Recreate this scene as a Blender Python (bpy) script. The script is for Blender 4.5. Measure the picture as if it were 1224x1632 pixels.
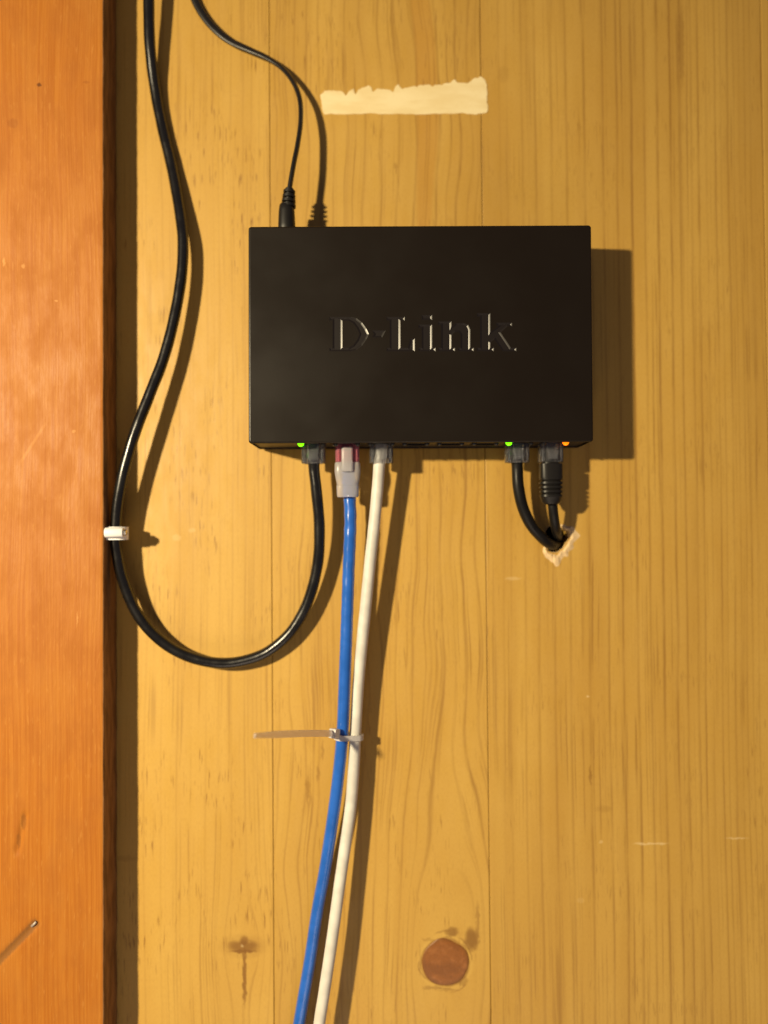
import bpy, bmesh, math, random
from mathutils import Vector, Matrix, noise as mnoise

for o in list(bpy.data.objects):
    bpy.data.objects.remove(o, do_unlink=True)
SC = bpy.context.scene
COL = SC.collection
R = math.radians
MM = 0.001

# ------------------------------------------------------------------ camera, world, lamp, exposure
# wall surface is y = 0, the room is y < 0, z is up; metres.
CAM_D = 0.422                      # camera to wall
F_PX = 1320.0                      # focal length in pixels of the 1224 x 1632 photograph
cam_data = bpy.data.cameras.new('camera')
cam = bpy.data.objects.new('camera', cam_data)
COL.objects.link(cam)
cam.location = (0, -CAM_D, 0)
CAM_ROT = Matrix.Rotation(R(90 + 1.3), 3, 'X') @ Matrix.Rotation(R(-0.46), 3, 'Z')
cam.rotation_euler = CAM_ROT.to_euler()
cam_data.sensor_fit = 'VERTICAL'
cam_data.sensor_height = 36
cam_data.sensor_width = 27
cam_data.lens = 36 * F_PX / 1632
cam_data.clip_start = 0.01
cam_data.clip_end = 50
cam_data.dof.use_dof = True
cam_data.dof.focus_distance = 0.388
cam_data.dof.aperture_fstop = 2.3
SC.camera = cam

world = bpy.data.worlds.new('World')
SC.world = world
world.use_nodes = True
bg = world.node_tree.nodes['Background']
bg.inputs['Color'].default_value = (0.80, 0.72, 0.98, 1)
bg.inputs['Strength'].default_value = 0.10


def P(px, py, h=0.0):
    """point at h metres in front of the wall seen at pixel (px, py) of the photograph"""
    d = CAM_ROT @ Vector(((px - 612) / F_PX, -(py - 816) / F_PX, -1.0))
    t = (CAM_D - h) / d.y
    return Vector((0, -CAM_D, 0)) + d * t


ld = bpy.data.lights.new('bulb', 'SPOT')
ld.energy = 55
ld.color = (1.0, 0.83, 0.53)
ld.shadow_soft_size = 0.017
ld.spot_size = R(170)
ld.spot_blend = 1.0
bulb = bpy.data.objects.new('bulb', ld)
COL.objects.link(bulb)
LAMP = Vector((P(-1050, 330).x, -0.720, P(-1050, 330).z))
bulb.location = LAMP
AIM = P(-100, 2500)
bulb.rotation_euler = (AIM - LAMP).to_track_quat('-Z', 'Y').to_euler()

# warm light thrown back up by the room below
la = bpy.data.lights.new('room_bounce', 'AREA')
la.shape = 'SQUARE'
la.size = 0.6
la.energy = 2.6
la.color = (1.0, 0.80, 0.60)
bounce = bpy.data.objects.new('room_bounce', la)
COL.objects.link(bounce)
bounce.location = (0.0, -0.65, -0.78)
bounce.rotation_euler = (R(180), 0, 0)

SC.view_settings.view_transform = 'Standard'
SC.view_settings.look = 'None'
SC.view_settings.exposure = 0.0
SC.view_settings.gamma = 1.0
SC.cycles.max_bounces = 12
SC.cycles.transmission_bounces = 10


# ------------------------------------------------------------------ node expression helper
class V:
    def __init__(self, t, s):
        self.t, self.s = t, s

    def _m(self, op, *a):
        n = self.t.nodes.new('ShaderNodeMath')
        n.operation = op
        for i, v in enumerate((self,) + a):
            if isinstance(v, V):
                self.t.links.new(v.s, n.inputs[i])
            else:
                n.inputs[i].default_value = v
        return V(self.t, n.outputs[0])

    def __add__(self, o): return self._m('ADD', o)
    __radd__ = __add__
    def __sub__(self, o): return self._m('SUBTRACT', o)
    def __rsub__(self, o): return (self * -1.0) + o
    def __mul__(self, o): return self._m('MULTIPLY', o)
    __rmul__ = __mul__
    def __truediv__(self, o): return self._m('DIVIDE', o)
    def abs(self): return self._m('ABSOLUTE')
    def sqrt(self): return self._m('SQRT')
    def max(self, o): return self._m('MAXIMUM', o)
    def min(self, o): return self._m('MINIMUM', o)
    def sin(self): return self._m('SINE')

    def smooth(self, a, b, lo=0.0, hi=1.0):
        n = self.t.nodes.new('ShaderNodeMapRange')
        n.interpolation_type = 'SMOOTHSTEP'
        self.t.links.new(self.s, n.inputs[0])
        for i, v in enumerate((a, b, lo, hi)):
            n.inputs[i + 1].default_value = v
        return V(self.t, n.outputs[0])


class Mat:
    def __init__(self, name):
        self.m = bpy.data.materials.new(name)
        self.m.use_nodes = True
        self.t = self.m.node_tree
        self.b = self.t.nodes['Principled BSDF']

    def coords(self):
        n = self.t.nodes.new('ShaderNodeTexCoord')
        s = self.t.nodes.new('ShaderNodeSeparateXYZ')
        self.t.links.new(n.outputs['Object'], s.inputs[0])
        return [V(self.t, s.outputs[i]) * 1000.0 for i in range(3)]

    def vec(self, x, y, z):
        n = self.t.nodes.new('ShaderNodeCombineXYZ')
        for i, v in enumerate((x, y, z)):
            if isinstance(v, V):
                self.t.links.new(v.s, n.inputs[i])
            else:
                n.inputs[i].default_value = v
        return n.outputs[0]

    def noise(self, x, y, z=0.0, detail=2.0, rough=0.5):
        n = self.t.nodes.new('ShaderNodeTexNoise')
        n.inputs['Scale'].default_value = 1.0
        n.inputs['Detail'].default_value = detail
        n.inputs['Roughness'].default_value = rough
        self.t.links.new(self.vec(x, y, z), n.inputs['Vector'])
        return V(self.t, n.outputs['Fac'])

    def ramp(self, v, stops):
        n = self.t.nodes.new('ShaderNodeValToRGB')
        e = n.color_ramp.elements
        stops = sorted(stops)
        e[0].position, e[0].color = stops[0][0], (stops[0][1],) * 3 + (1,)
        e[1].position, e[1].color = stops[-1][0], (stops[-1][1],) * 3 + (1,)
        for p, c in stops[1:-1]:
            k = e.new(p)
            k.color = (c, c, c, 1)
        self.t.links.new(v.s, n.inputs[0])
        s = self.t.nodes.new('ShaderNodeSeparateColor')
        self.t.links.new(n.outputs[0], s.inputs[0])
        return V(self.t, s.outputs[0])

    def mix(self, f, a, b):
        n = self.t.nodes.new('ShaderNodeMix')
        n.data_type = 'RGBA'
        if isinstance(f, V):
            self.t.links.new(f.s, n.inputs[0])
        else:
            n.inputs[0].default_value = f
        for i, c in ((6, a), (7, b)):
            if isinstance(c, tuple):
                n.inputs[i].default_value = c + (1,)
            else:
                self.t.links.new(c, n.inputs[i])
        return n.outputs[2]

    def color(self, c):
        if isinstance(c, tuple):
            self.b.inputs['Base Color'].default_value = c + (1,)
        else:
            self.t.links.new(c, self.b.inputs['Base Color'])

    def rough(self, r):
        if isinstance(r, V):
            self.t.links.new(r.s, self.b.inputs['Roughness'])
        else:
            self.b.inputs['Roughness'].default_value = r

    def set(self, **k):
        for n, v in k.items():
            self.b.inputs[n.replace('_', ' ')].default_value = v
        return self

    def bump(self, h, strength, dist=0.0005):
        n = self.t.nodes.new('ShaderNodeBump')
        n.inputs['Strength'].default_value = strength
        n.inputs['Distance'].default_value = dist
        self.t.links.new(h.s, n.inputs['Height'])
        self.t.links.new(n.outputs[0], self.b.inputs['Normal'])


def line_ramp(m, u, x0, x1, lines):
    """dark late-wood lines at given mm positions; lines = (x, half width, strength)"""
    out = None
    lines = sorted(lines)
    for k in range(0, len(lines), 10):
        st = {0.0: 0.0, 1.0: 0.0}
        for x, w, s in lines[k:k + 10]:
            for dx, a in ((-w * 1.6, 0.0), (0.0, s), (w, 0.0)):
                p = (x + dx - x0) / (x1 - x0)
                if 0 < p < 1:
                    st[round(p, 5)] = max(a, st.get(round(p, 5), 0))
        r = m.ramp((u - x0) / (x1 - x0), list(st.items()))
        out = r if out is None else out.max(r)
    return out


def spot(m, x, z, cx, cz, rx, rz, soft=0.4):
    """1 inside an ellipse"""
    dx = (x - cx) / rx
    dz = (z - cz) / rz
    return (dx * dx + dz * dz).smooth(1.0 - soft, 1.0 + soft, 1.0, 0.0)


def wmm(px, py):
    p = P(px, py)
    return p.x * 1000, p.z * 1000


PALE = (0.60, 0.366, 0.075)
TAN = (0.50, 0.285, 0.052)
ORANGE = (0.50, 0.235, 0.034)
LINE = (0.23, 0.102, 0.017)


def pine(name, x0, x1, lines, seed, wob=1.0, swirl=0.0, knots=(), marks=(), darks=(), fleck=0.6, fine=0.4, tone=0.5, bands=()):
    m = Mat(name)
    x, _, z = m.coords()
    wx = (m.noise(x * 0.010, z * 0.0035, seed, 1.0) - 0.5) * (16.0 * wob) + \
         (m.noise(x * 0.10, z * 0.022, seed + 3, 2.0) - 0.5) * (2.0 * wob) + \
         (m.noise(x * 0.3, z * 0.16, seed + 4, 1.0) - 0.5) * 0.5
    if swirl:
        wx = wx + (m.noise(x * 0.028, z * 0.013, seed + 61, 1.0) - 0.5) * swirl
    u = x + wx
    ringmask = None
    ring = None
    for (kx, kz, a, s) in knots:
        dx = x - kx
        dz = (z - kz) * s
        r2 = dx * dx + dz * dz
        u = u - dx * (a * a) / (r2 + a * a * 0.12)
        f = r2.sqrt().smooth(a * 0.85, a * 1.15)
        ringmask = f if ringmask is None else ringmask * f
    L = line_ramp(m, u, x0, x1, lines)
    brk = m.noise(x * 0.22, z * 0.020, seed + 7, 3.0, 0.6).smooth(0.33, 0.62, 0.35, 1.0)
    L = L * brk
    fl = m.noise(u * 0.75, z * 0.006, seed + 11, 2.0, 0.6).smooth(0.52, 0.70) * fine * \
        m.noise(x * 0.06, z * 0.02, seed + 13).smooth(0.38, 0.6)
    if ringmask is not None:
        L = L * ringmask
        fl = fl * ringmask
    rings_ = None
    for (kx_, kz_, a_, s_) in knots:
        if a_ < 10:
            continue
        dx, dz = x - kx_, z - kz_
        rr = (dx * dx + dz * dz).sqrt() + (m.noise(x * 0.12, z * 0.12, seed + 51, 2.0) - 0.5) * 3.5
        for r0, w0, lo_ in ((13.3, 0.7, 0.42), (15.4, 0.6, 0.50), (12.2, 0.5, 0.46)):
            q_ = (rr - r0).abs().smooth(0.0, w0, 1.0, 0.0) * m.noise(x * 0.09, z * 0.09, seed + r0, 1.0).smooth(lo_, lo_ + 0.12)
            rings_ = q_ if rings_ is None else rings_.max(q_)
    if rings_ is not None:
        L = L.max(rings_ * 0.6)
    fk = m.noise(x * 1.5, z * 0.085, seed + 17, 1.0).smooth(0.60, 0.72) * \
        m.noise(x * 0.05, z * 0.018, seed + 19, 2.0).smooth(0.46, 0.62) * fleck
    band = m.noise(u * 0.055, z * 0.003, seed + 23, 2.0).smooth(0.34, 0.66) * tone
    blot = m.noise(x * 0.035, z * 0.016, seed + 29, 3.0, 0.55).smooth(0.35, 0.7)
    c = m.mix(band, PALE, TAN)
    c = m.mix(blot * 0.35, c, (0.53, 0.295, 0.048))
    for (bx, bz, rx, rz, am) in bands:
        c = m.mix(spot(m, u, z, bx, bz, rx, rz, 0.35) * am, c, ORANGE)
    for (kx_, kz_, a_, s_) in knots:
        if a_ > 10:
            dx, dz = x - kx_, z - kz_
            rr = (dx * dx + dz * dz).sqrt() + (m.noise(x * 0.12, z * 0.12, seed + 55, 2.0) - 0.5) * 3.0
            c = m.mix((rr - 13.0).abs().smooth(0.3, 1.8, 0.55, 0.0), c, (0.64, 0.40, 0.085))
            c = m.mix(rr.smooth(11.5, 12.8, 0.6, 0.0), c, (0.24, 0.10, 0.018))
    D = L.max(fl).max(fk)
    c = m.mix(D * 0.86, c, LINE)
    for (mx, mz, rx, rz, am) in darks:
        jx = x + (m.noise(x * 0.5, z * 0.3, seed + 31) - 0.5) * 3.0
        jz = z + (m.noise(x * 0.45, z * 0.4, seed + 33, 2.0) - 0.5) * 3.0
        c = m.mix(spot(m, jx, jz, mx, mz, rx, rz, 0.8) * am, c, (0.20, 0.085, 0.012))
    for (mx, mz, rx, rz, am) in marks:
        jz = z + (m.noise(x * 0.35, z * 0.6, seed + 37, 3.0) - 0.5) * 2.2
        c = m.mix(spot(m, x, jz, mx, mz, rx, rz, 0.6) * am, c, (0.82, 0.62, 0.30))
    g = m.noise(x * 3.0, z * 0.5, seed + 41, 2.0)
    c = m.mix(g.smooth(0.4, 0.75) * 0.20, c, (0.36, 0.17, 0.03))
    m.color(c)
    m.rough(m.noise(x * 0.15, z * 0.06, seed + 43, 3.0).smooth(0.3, 0.7, 0.42, 0.58))
    m.b.inputs['Specular IOR Level'].default_value = 0.42
    m.bump(g * 0.35 - D * 0.6 + m.noise(x * 0.4, z * 0.05, seed + 47, 2.0), 0.30, 0.00018)
    return m.m


def simple(name, col, rough=0.5, spec=0.5, nscale=0.0, nstr=0.0, var=0.0, **k):
    m = Mat(name)
    x, y, z = m.coords()
    if var:
        n = m.noise(x * 0.15, z * 0.15, y * 0.15, 3.0)
        m.color(m.mix(n.smooth(0.3, 0.7), tuple(v * (1 - var) for v in col), tuple(min(1, v * (1 + var)) for v in col)))
    else:
        m.color(col)
    m.rough(rough)
    m.b.inputs['Specular IOR Level'].default_value = spec
    if nstr:
        m.bump(m.noise(x * nscale, z * nscale, y * nscale, 2.0), nstr, 0.0002)
    for n, v in k.items():
        m.b.inputs[n.replace('_', ' ')].default_value = v
    return m.m


def emitter(name, col, strength, base):
    m = Mat(name)
    m.color(base)
    m.rough(0.25)
    m.b.inputs['Emission Color'].default_value = col + (1,)
    m.b.inputs['Emission Strength'].default_value = strength
    return m.m


TH = 0.0195                      # the trim board stands this far off the wall
trim_l, trim_r = P(-230, 816, TH).x, P(165.5, 816, TH).x


def amber_wood(name):
    m = Mat(name)
    x, y, z = m.coords()
    u = x + (m.noise(x * 0.02, z * 0.006, 2.0) - 0.5) * 10.0
    g = m.noise(u * 0.9, z * 0.012, 5.0, 3.0, 0.6)
    mot = m.noise(x * 0.11, z * 0.045, 9.0, 4.0, 0.6)
    fle = m.noise(x * 0.9, z * 0.14, 13.0, 2.0, 0.5)
    c = m.mix(g.smooth(0.3, 0.7), (0.45, 0.165, 0.021), (0.38, 0.122, 0.013))
    c = m.mix(mot.smooth(0.42, 0.68) * 0.36, c, (0.32, 0.098, 0.010))
    c = m.mix(fle.smooth(0.60, 0.74) * 0.40, c, (0.53, 0.23, 0.045))
    blotch = m.noise(x * 0.06, z * 0.022, 17.0, 2.0)
    c = m.mix(blotch.smooth(0.5, 0.66) * 0.22, c, (0.48, 0.20, 0.032))
    def dot(px, py, rx, rz, am, col):
        nonlocal c
        p = P(px, py, 0.019)
        jx = x + (m.noise(x * 0.7, z * 0.7, px * 0.1) - 0.5) * 1.4
        jz = z + (m.noise(x * 0.7, z * 0.7, px * 0.1 + 50) - 0.5) * 1.4
        c = m.mix(spot(m, jx, jz, p.x * 1000, p.z * 1000, rx, rz, 0.5) * am, c, col)
    dot(63, 136, 1.2, 1.0, 0.8, (0.10, 0.03, 0.006))
    dot(21, 197, 2.6, 2.4, 0.35, (0.25, 0.07, 0.01))
    dot(138, 132, 1.8, 0.6, 0.35, (0.25, 0.07, 0.01))
    dot(90, 480, 0.91, 0.45, 0.52, (0.70, 0.36, 0.11))
    dot(38, 425, 0.91, 1.05, 0.45, (0.70, 0.36, 0.11))
    dot(7, 418, 0.63, 2.1, 0.45, (0.70, 0.36, 0.11))
    dot(118, 688, 0.98, 0.75, 0.38, (0.70, 0.36, 0.11))
    dot(124, 985, 0.39, 3.0, 0.45, (0.70, 0.36, 0.11))
    dot(38, 1310, 1.2, 4.0, 0.55, (0.24, 0.09, 0.015))
    dot(30, 1340, 1.0, 3.6, 0.55, (0.24, 0.09, 0.015))
    # the scratch from (78, 668) down to (35, 735)
    a, b = P(80, 665, 0.019) * 1000, P(25, 750, 0.019) * 1000
    ax = b - a
    ln = math.hypot(ax.x, ax.z)
    ex, ez = ax.x / ln, ax.z / ln
    t = (x - a.x) * ex + (z - a.z) * ez
    d = (x - a.x) * (-ez) + (z - a.z) * ex
    c = m.mix(d.abs().smooth(0.3, 1.0, 1, 0) * (t - ln / 2).abs().smooth(ln * 0.2, ln * 0.5, 1, 0) * 0.20, c, (0.72, 0.36, 0.10))
    # bare gouge
    a, b = P(-20, 1550, 0.019) * 1000, P(60, 1468, 0.019) * 1000
    ax = b - a
    ln = math.hypot(ax.x, ax.z)
    ex, ez = ax.x / ln, ax.z / ln
    t = (x - a.x) * ex + (z - a.z) * ez
    d = (x - a.x) * (-ez) + (z - a.z) * ex
    gm = (d.abs() + m.noise(x * 0.8, z * 0.8, 60.0) * 1.4 - 0.7).smooth(1.0, 2.5, 1, 0) * (t - ln / 2).abs().smooth(ln * 0.47, ln * 0.53, 1, 0)
    c = m.mix(gm * 0.80, c, (0.20, 0.088, 0.022))
    # sawn side face in shade: the shade is mixed in as darker brown
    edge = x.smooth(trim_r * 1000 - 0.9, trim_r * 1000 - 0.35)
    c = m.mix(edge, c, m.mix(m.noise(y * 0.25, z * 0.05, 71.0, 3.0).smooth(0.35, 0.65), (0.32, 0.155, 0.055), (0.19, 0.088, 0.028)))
    m.color(c)
    m.rough(mot.smooth(0.3, 0.7, 0.44, 0.58))
    m.b.inputs['Specular IOR Level'].default_value = 0.20
    m.bump(mot * 0.8 + fle * 0.5 + g * 0.7, 0.38, 0.0005)
    return m.m


# ------------------------------------------------------------------ object helpers
def empty(name, loc, label, cat, group=None):
    o = bpy.data.objects.new(name, None)
    COL.objects.link(o)
    o.location = loc
    o.empty_display_size = 0.01
    o['label'] = label
    o['category'] = cat
    if group:
        o['group'] = group
    return o


def link(name, bm, mat, parent=None, smooth=False, recalc=True, angle=None):
    """world-space bmesh to ONE mesh object, parented keeping its world place"""
    if recalc:
        bmesh.ops.recalc_face_normals(bm, faces=bm.faces)
    me = bpy.data.meshes.new(name)
    off = Vector((0, 0, 0))
    if parent is not None:
        q = parent
        while q is not None:
            off += q.location
            q = q.parent
    bmesh.ops.translate(bm, verts=bm.verts, vec=-off)
    bm.to_mesh(me)
    bm.free()
    if smooth:
        for p in me.polygons:
            p.use_smooth = True
        if angle is not None:
            me.set_sharp_from_angle(angle=R(angle))
    me.materials.append(mat)
    o = bpy.data.objects.new(name, me)
    COL.objects.link(o)
    if parent is not None:
        o.parent = parent
    return o


def spline(pts, step):
    """Catmull-Rom through (Vector, radius) samples, about every `step` metres"""
    out = []
    n = len(pts)
    for i in range(n - 1):
        p0, p1, p2, p3 = pts[max(i - 1, 0)], pts[i], pts[i + 1], pts[min(i + 2, n - 1)]
        if i == 0:
            p0 = p1 * 2 - p2
        if i == n - 2:
            p3 = p2 * 2 - p1
        k = max(2, int((p2 - p1).length / step))
        for j in range(k):
            t = j / k
            out.append(0.5 * ((2 * p1) + (p2 - p0) * t + (2 * p0 - 5 * p1 + 4 * p2 - p3) * t * t + (3 * p1 - p0 - 3 * p2 + p3) * t ** 3))
    out.append(pts[-1].copy())
    return out


def tube(bm, pts, rx, ry=None, seg=18, lump=0.0, pitch=0.016, twist=None, step=0.0015, radius_fn=None):
    """closed tube along a path; lump = twisted pairs pressing through the jacket"""
    path = spline(pts, step)
    n = len(path)
    ry = ry or rx
    s = 0.0
    rings = []
    T = (path[1] - path[0]).normalized()
    N = Vector((0, -1, 0)) - T * T.dot(Vector((0, -1, 0)))
    N.normalize()
    tot = sum((path[i + 1] - path[i]).length for i in range(n - 1))
    for i in range(n):
        if i:
            s += (path[i] - path[i - 1]).length
        T2 = (path[min(i + 1, n - 1)] - path[max(i - 1, 0)]).normalized()
        q = T.rotation_difference(T2)
        N = q @ N
        N = (N - T2 * N.dot(T2)).normalized()
        T = T2
        B = T.cross(N)
        tw = twist(s / tot) if twist else 0.0
        ring = []
        f = radius_fn(s) if radius_fn else 1.0
        for k in range(seg):
            a = 2 * math.pi * k / seg
            lump_ = lump if pitch > 0.012 else lump * max(0.12, min(1.0, 1.5 - s / 0.085))
            m = 1 + lump_ * math.sin(2 * a + 2 * math.pi * s / pitch) + lump_ * 0.6 * mnoise.noise(Vector((s * 90, math.cos(a) * 2, math.sin(a) * 2)))
            u, v = rx * m * f * math.cos(a), ry * m * f * math.sin(a)
            u, v = u * math.cos(tw) - v * math.sin(tw), u * math.sin(tw) + v * math.cos(tw)
            ring.append(bm.verts.new(path[i] + N * u + B * v))
        rings.append(ring)
    for i in range(n - 1):
        for k in range(seg):
            bm.faces.new((rings[i][k], rings[i][(k + 1) % seg], rings[i + 1][(k + 1) % seg], rings[i + 1][k]))
    bm.faces.new(rings[0][::-1])
    bm.faces.new(rings[-1])


def superloop(cx, cy, z, wx, wy, e=4.0, n=28, T=None):
    """superellipse section in the x-y plane at height z"""
    pts = []
    for k in range(n):
        a = 2 * math.pi * k / n
        c, s = math.cos(a), math.sin(a)
        pts.append(Vector((cx + wx / 2 * math.copysign(abs(c) ** (2 / e), c), cy + wy / 2 * math.copysign(abs(s) ** (2 / e), s), z)))
    return [T @ p for p in pts] if T is not None else pts


def loft(bm, loops, caps=True):
    rings = [[bm.verts.new(p) for p in l] for l in loops]
    n = len(rings[0])
    for a, b in zip(rings, rings[1:]):
        for k in range(n):
            bm.faces.new((a[k], a[(k + 1) % n], b[(k + 1) % n], b[k]))
    if caps:
        bm.faces.new(rings[0][::-1])
        bm.faces.new(rings[-1])
    return rings


def box(bm, x0, x1, y0, y1, z0, z1, bevel=0.0, T=None, seg=2):
    vs = [bm.verts.new((x, y, z)) for x in (x0, x1) for y in (y0, y1) for z in (z0, z1)]
    fs = [(0, 1, 3, 2), (4, 6, 7, 5), (0, 4, 5, 1), (2, 3, 7, 6), (0, 2, 6, 4), (1, 5, 7, 3)]
    faces = [bm.faces.new([vs[i] for i in f]) for f in fs]
    geo = set(vs)
    if bevel:
        es = list({e for f in faces for e in f.edges})
        r = bmesh.ops.bevel(bm, geom=es, offset=bevel, segments=seg, profile=0.5, affect='EDGES')
        geo = {v for v in bm.verts if v.is_valid and (v in geo or v in set(r['verts']))}
    if T is not None:
        for v in geo:
            if v.is_valid:
                v.co = T @ v.co


def fill(bm, loops):
    """triangulated flat face bounded by outer loop and holes (lists of BMVert)"""
    es = []
    for l in loops:
        for a, b in zip(l, l[1:] + l[:1]):
            e = bm.edges.get((a, b)) or bm.edges.new((a, b))
            es.append(e)
    bmesh.ops.triangle_fill(bm, use_beauty=True, use_dissolve=False, edges=es)


rnd = random.Random(7)

# ------------------------------------------------------------------ the wall of pine boards
wall = empty('wall', (0, 0, 0), 'wall of varnished yellow pine boards behind the black box and its cables', 'wall')
ZT, ZB = P(612, -190).z, P(612, 1820).z
J0 = P(70, 816).x
J1 = (P(428, 0).x + P(438, 1632).x) / 2
J2 = (P(764, 0).x + P(784, 1632).x) / 2
J3 = (P(1214, 0).x + P(1240, 1632).x) / 2
J4 = J3 + 0.115
JL = J0 - 0.115
HOLE = []
hc = P(886, 858)
for k in range(26):
    a = 2 * math.pi * k / 26
    rr = 1 + 0.10 * math.sin(3 * a + 1) + rnd.uniform(-0.07, 0.07)
    HOLE.append(Vector((hc.x + 0.0062 * rr * math.cos(a), 0, hc.z + 0.0069 * rr * math.sin(a))))


def board(xa, xb, mat, holes=()):
    """one board with eased long edges; its tongue closes the joint behind"""
    g, e, t = 0.00012, 0.00035, 0.012
    bm = bmesh.new()
    prof = [(xa + g, t), (xa + g, e), (xa + g + e * .3, e * .3), (xa + g + e, 0.0)]
    prof2 = [(xb - g - e, 0.0), (xb - g - e * .3, e * .3), (xb - g, e), (xb - g, t)]
    cols = []
    for z in (ZB, ZT):
        cols.append(([bm.verts.new((x, y, z)) for x, y in prof], [bm.verts.new((x, y, z)) for x, y in prof2]))
    for side in (0, 1):
        a, b = cols[0][side], cols[1][side]
        for i in range(3):
            bm.faces.new((a[i], a[i + 1], b[i + 1], b[i]))
    outer = [cols[0][0][3], cols[0][1][0], cols[1][1][0], cols[1][0][3]]
    hl = [[bm.verts.new(p) for p in h] for h in holes]
    if hl:
        fill(bm, [outer] + hl)
        for l in hl:
            back = [bm.verts.new(v.co + Vector((0, t, 0))) for v in l]
            for i in range(len(l)):
                j = (i + 1) % len(l)
                bm.faces.new((l[i], l[j], back[j], back[i]))
    else:
        bm.faces.new(outer)
    o = link('board', bm, mat, wall, recalc=False)
    me = o.data
    # normals: front must look at the room
    b2 = bmesh.new()
    b2.from_mesh(me)
    for f in b2.faces:
        f.normal_update()
        if f.normal.y > 0.5:
            f.normal_flip()
    b2.to_mesh(me)
    b2.free()
    return o


def px_lines(spec, y):
    return [(wmm(x, y)[0], w, s) for x, w, s in spec]


mm = lambda v: v * 1000
left_lines = px_lines([(236, .5, .35), (262, .4, .3), (287, .5, .4), (309, .4, .25), (332, .5, .3), (352, .4, .35), (372, .5, .35), (392, .5, .45), (405, .4, .3), (418, .4, .35)], 900)
mid_lines = px_lines([(448, .5, .5), (466, .5, .5), (486, .6, .55), (508, .6, .5), (531, .6, .5), (556, .6, .55), (583, .6, .5), (610, .7, .6), (634, .7, .55), (660, .7, .6), (681, .5, .45), (698, .8, .75), (716, .5, .4), (733, .8, .8), (752, .6, .6), (765, .5, .5)], 300)
right_lines = px_lines([(800, .5, .25), (812, .5, .35), (836, .6, .50), (858, .8, .55), (884, .7, .60), (909, .7, .65), (939, .7, .75), (970, .7, .70), (993, .7, .75), (1017, .8, .90), (1038, .6, .7), (1059, .8, .85), (1080, .7, .75),
                        (1096, .6, .7), (1113, .5, .6), (1124, .5, .75), (1137, .4, .4), (1151, .5, .7), (1160, .4, .5), (1171, .5, .7), (1181, .4, .4), (1190, .4, .6), (1199, .4, .5), (1208, .4, .5)], 800)
far_lines = [(mm(J3) + 5 * k + rnd.uniform(-1, 1), .6, rnd.uniform(.4, .8)) for k in range(1, 22)]

KN = P(710, 1533)
kx, kz = KN.x * 1000, KN.z * 1000
PK = wmm(388, 1508)
pk2 = wmm(388, 1555)
m_left = pine('varnished_pine_flecked', mm(J0), mm(J1), left_lines, 3.0, 0.45,
              knots=[(PK[0], PK[1], 7.0, 0.45)],
              darks=[(PK[0], PK[1], 7.4, 2.9, .8), (PK[0] + .4, PK[1] + 2.8, 1.8, 2.4, .75), (PK[0] + .5, pk2[1], 1.0, 14.0, .85), (PK[0], PK[1] - 2.6, 6.4, .8, .9), (PK[0], PK[1], 11.0, 5.5, .22), wmm(200, 1368) + (6, 1.5, .2)],
              marks=[wmm(282, 857) + (2.2, 1.7, .22), wmm(306, 845) + (2.0, 1.0, .2), wmm(386, 1507) + (.7, .6, .35)], fleck=1.0, fine=0.5, tone=0.45)
m_mid = pine('varnished_pine_knotty', mm(J1), mm(J2), mid_lines, 21.0, 0.8, 12.0, knots=[(kx, kz, 17.0, 0.30)],
             darks=[(kx + 13.2, kz + 11.0, 3.4, 5.5, .8), (kx + 16.5, kz + 20, 1.0, 9, .45), (kx + 3.6, kz + 15.0, 3.2, 2.2, .7), (kx + 8.5, kz - 9.5, 2.6, 2.2, .45), (kx - 7, kz - 12.8, 4.5, .9, .4), (kx + 1, kz - 14, 4.5, .7, .35),
                    (kx - 12.8, kz + 1, .7, 8, .25), (kx - 9, kz + 11.2, 3.2, .8, .3),
                    wmm(630, 265) + (1.2, 1.6, .3), wmm(514, 1196) + (.8, 5, .4), wmm(490, 1262) + (.9, 7, .45), wmm(507, 1232) + (.7, 4, .4)],
             bands=[wmm(676, 150) + (6.0, 85, .42)], fleck=0.75, fine=0.6, tone=0.65)
m_right = pine('varnished_pine_fine_grain', mm(J2), mm(J3), right_lines, 47.0, 0.35,
               darks=[wmm(941, 1235) + (.6, 4.5, .5), wmm(808, 1230) + (5, 14, .06), wmm(962, 1289) + (4, 1.6, .2), wmm(1086, 70) + (1.5, 20, .35), wmm(802, 118) + (3, 4, .15)],
               marks=[wmm(937, 1110) + (.8, .6, .6), wmm(958, 1342) + (1.0, .7, .4), wmm(1038, 1345) + (8.5, .42, .55), wmm(1174, 1336) + (5.5, .38, .5), wmm(925, 1435) + (2.0, 1.2, .12), wmm(818, 922) + (4, .6, .3), wmm(1018, 1344) + (1.8, .6, .4)],
               fleck=0.55, fine=0.6, tone=0.85)
m_far = pine('varnished_pine_edge', mm(J3), mm(J4), far_lines, 71.0, 0.6)

board(JL, J0, m_far)
board(J0, J1, m_left)
b_mid = board(J1, J2, m_mid)
b_right = board(J2, J3, m_right, [HOLE])
board(J3, J4, m_far)
bm = bmesh.new()
box(bm, JL, J4, 0.045, 0.05, ZB, ZT)
for (xa, xb, za, zb) in ((JL - .004, JL, ZB, ZT), (J4, J4 + .004, ZB, ZT), (JL, J4, ZB - .004, ZB), (JL, J4, ZT, ZT + .004)):
    box(bm, xa, xb, 0.0125, 0.0495, za, zb)
link('light_stop_frame', bm, simple('dark_cavity', (0.03, 0.02, 0.012), 0.9), wall)  # unseen backing, added to keep light from shining through the joints

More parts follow.
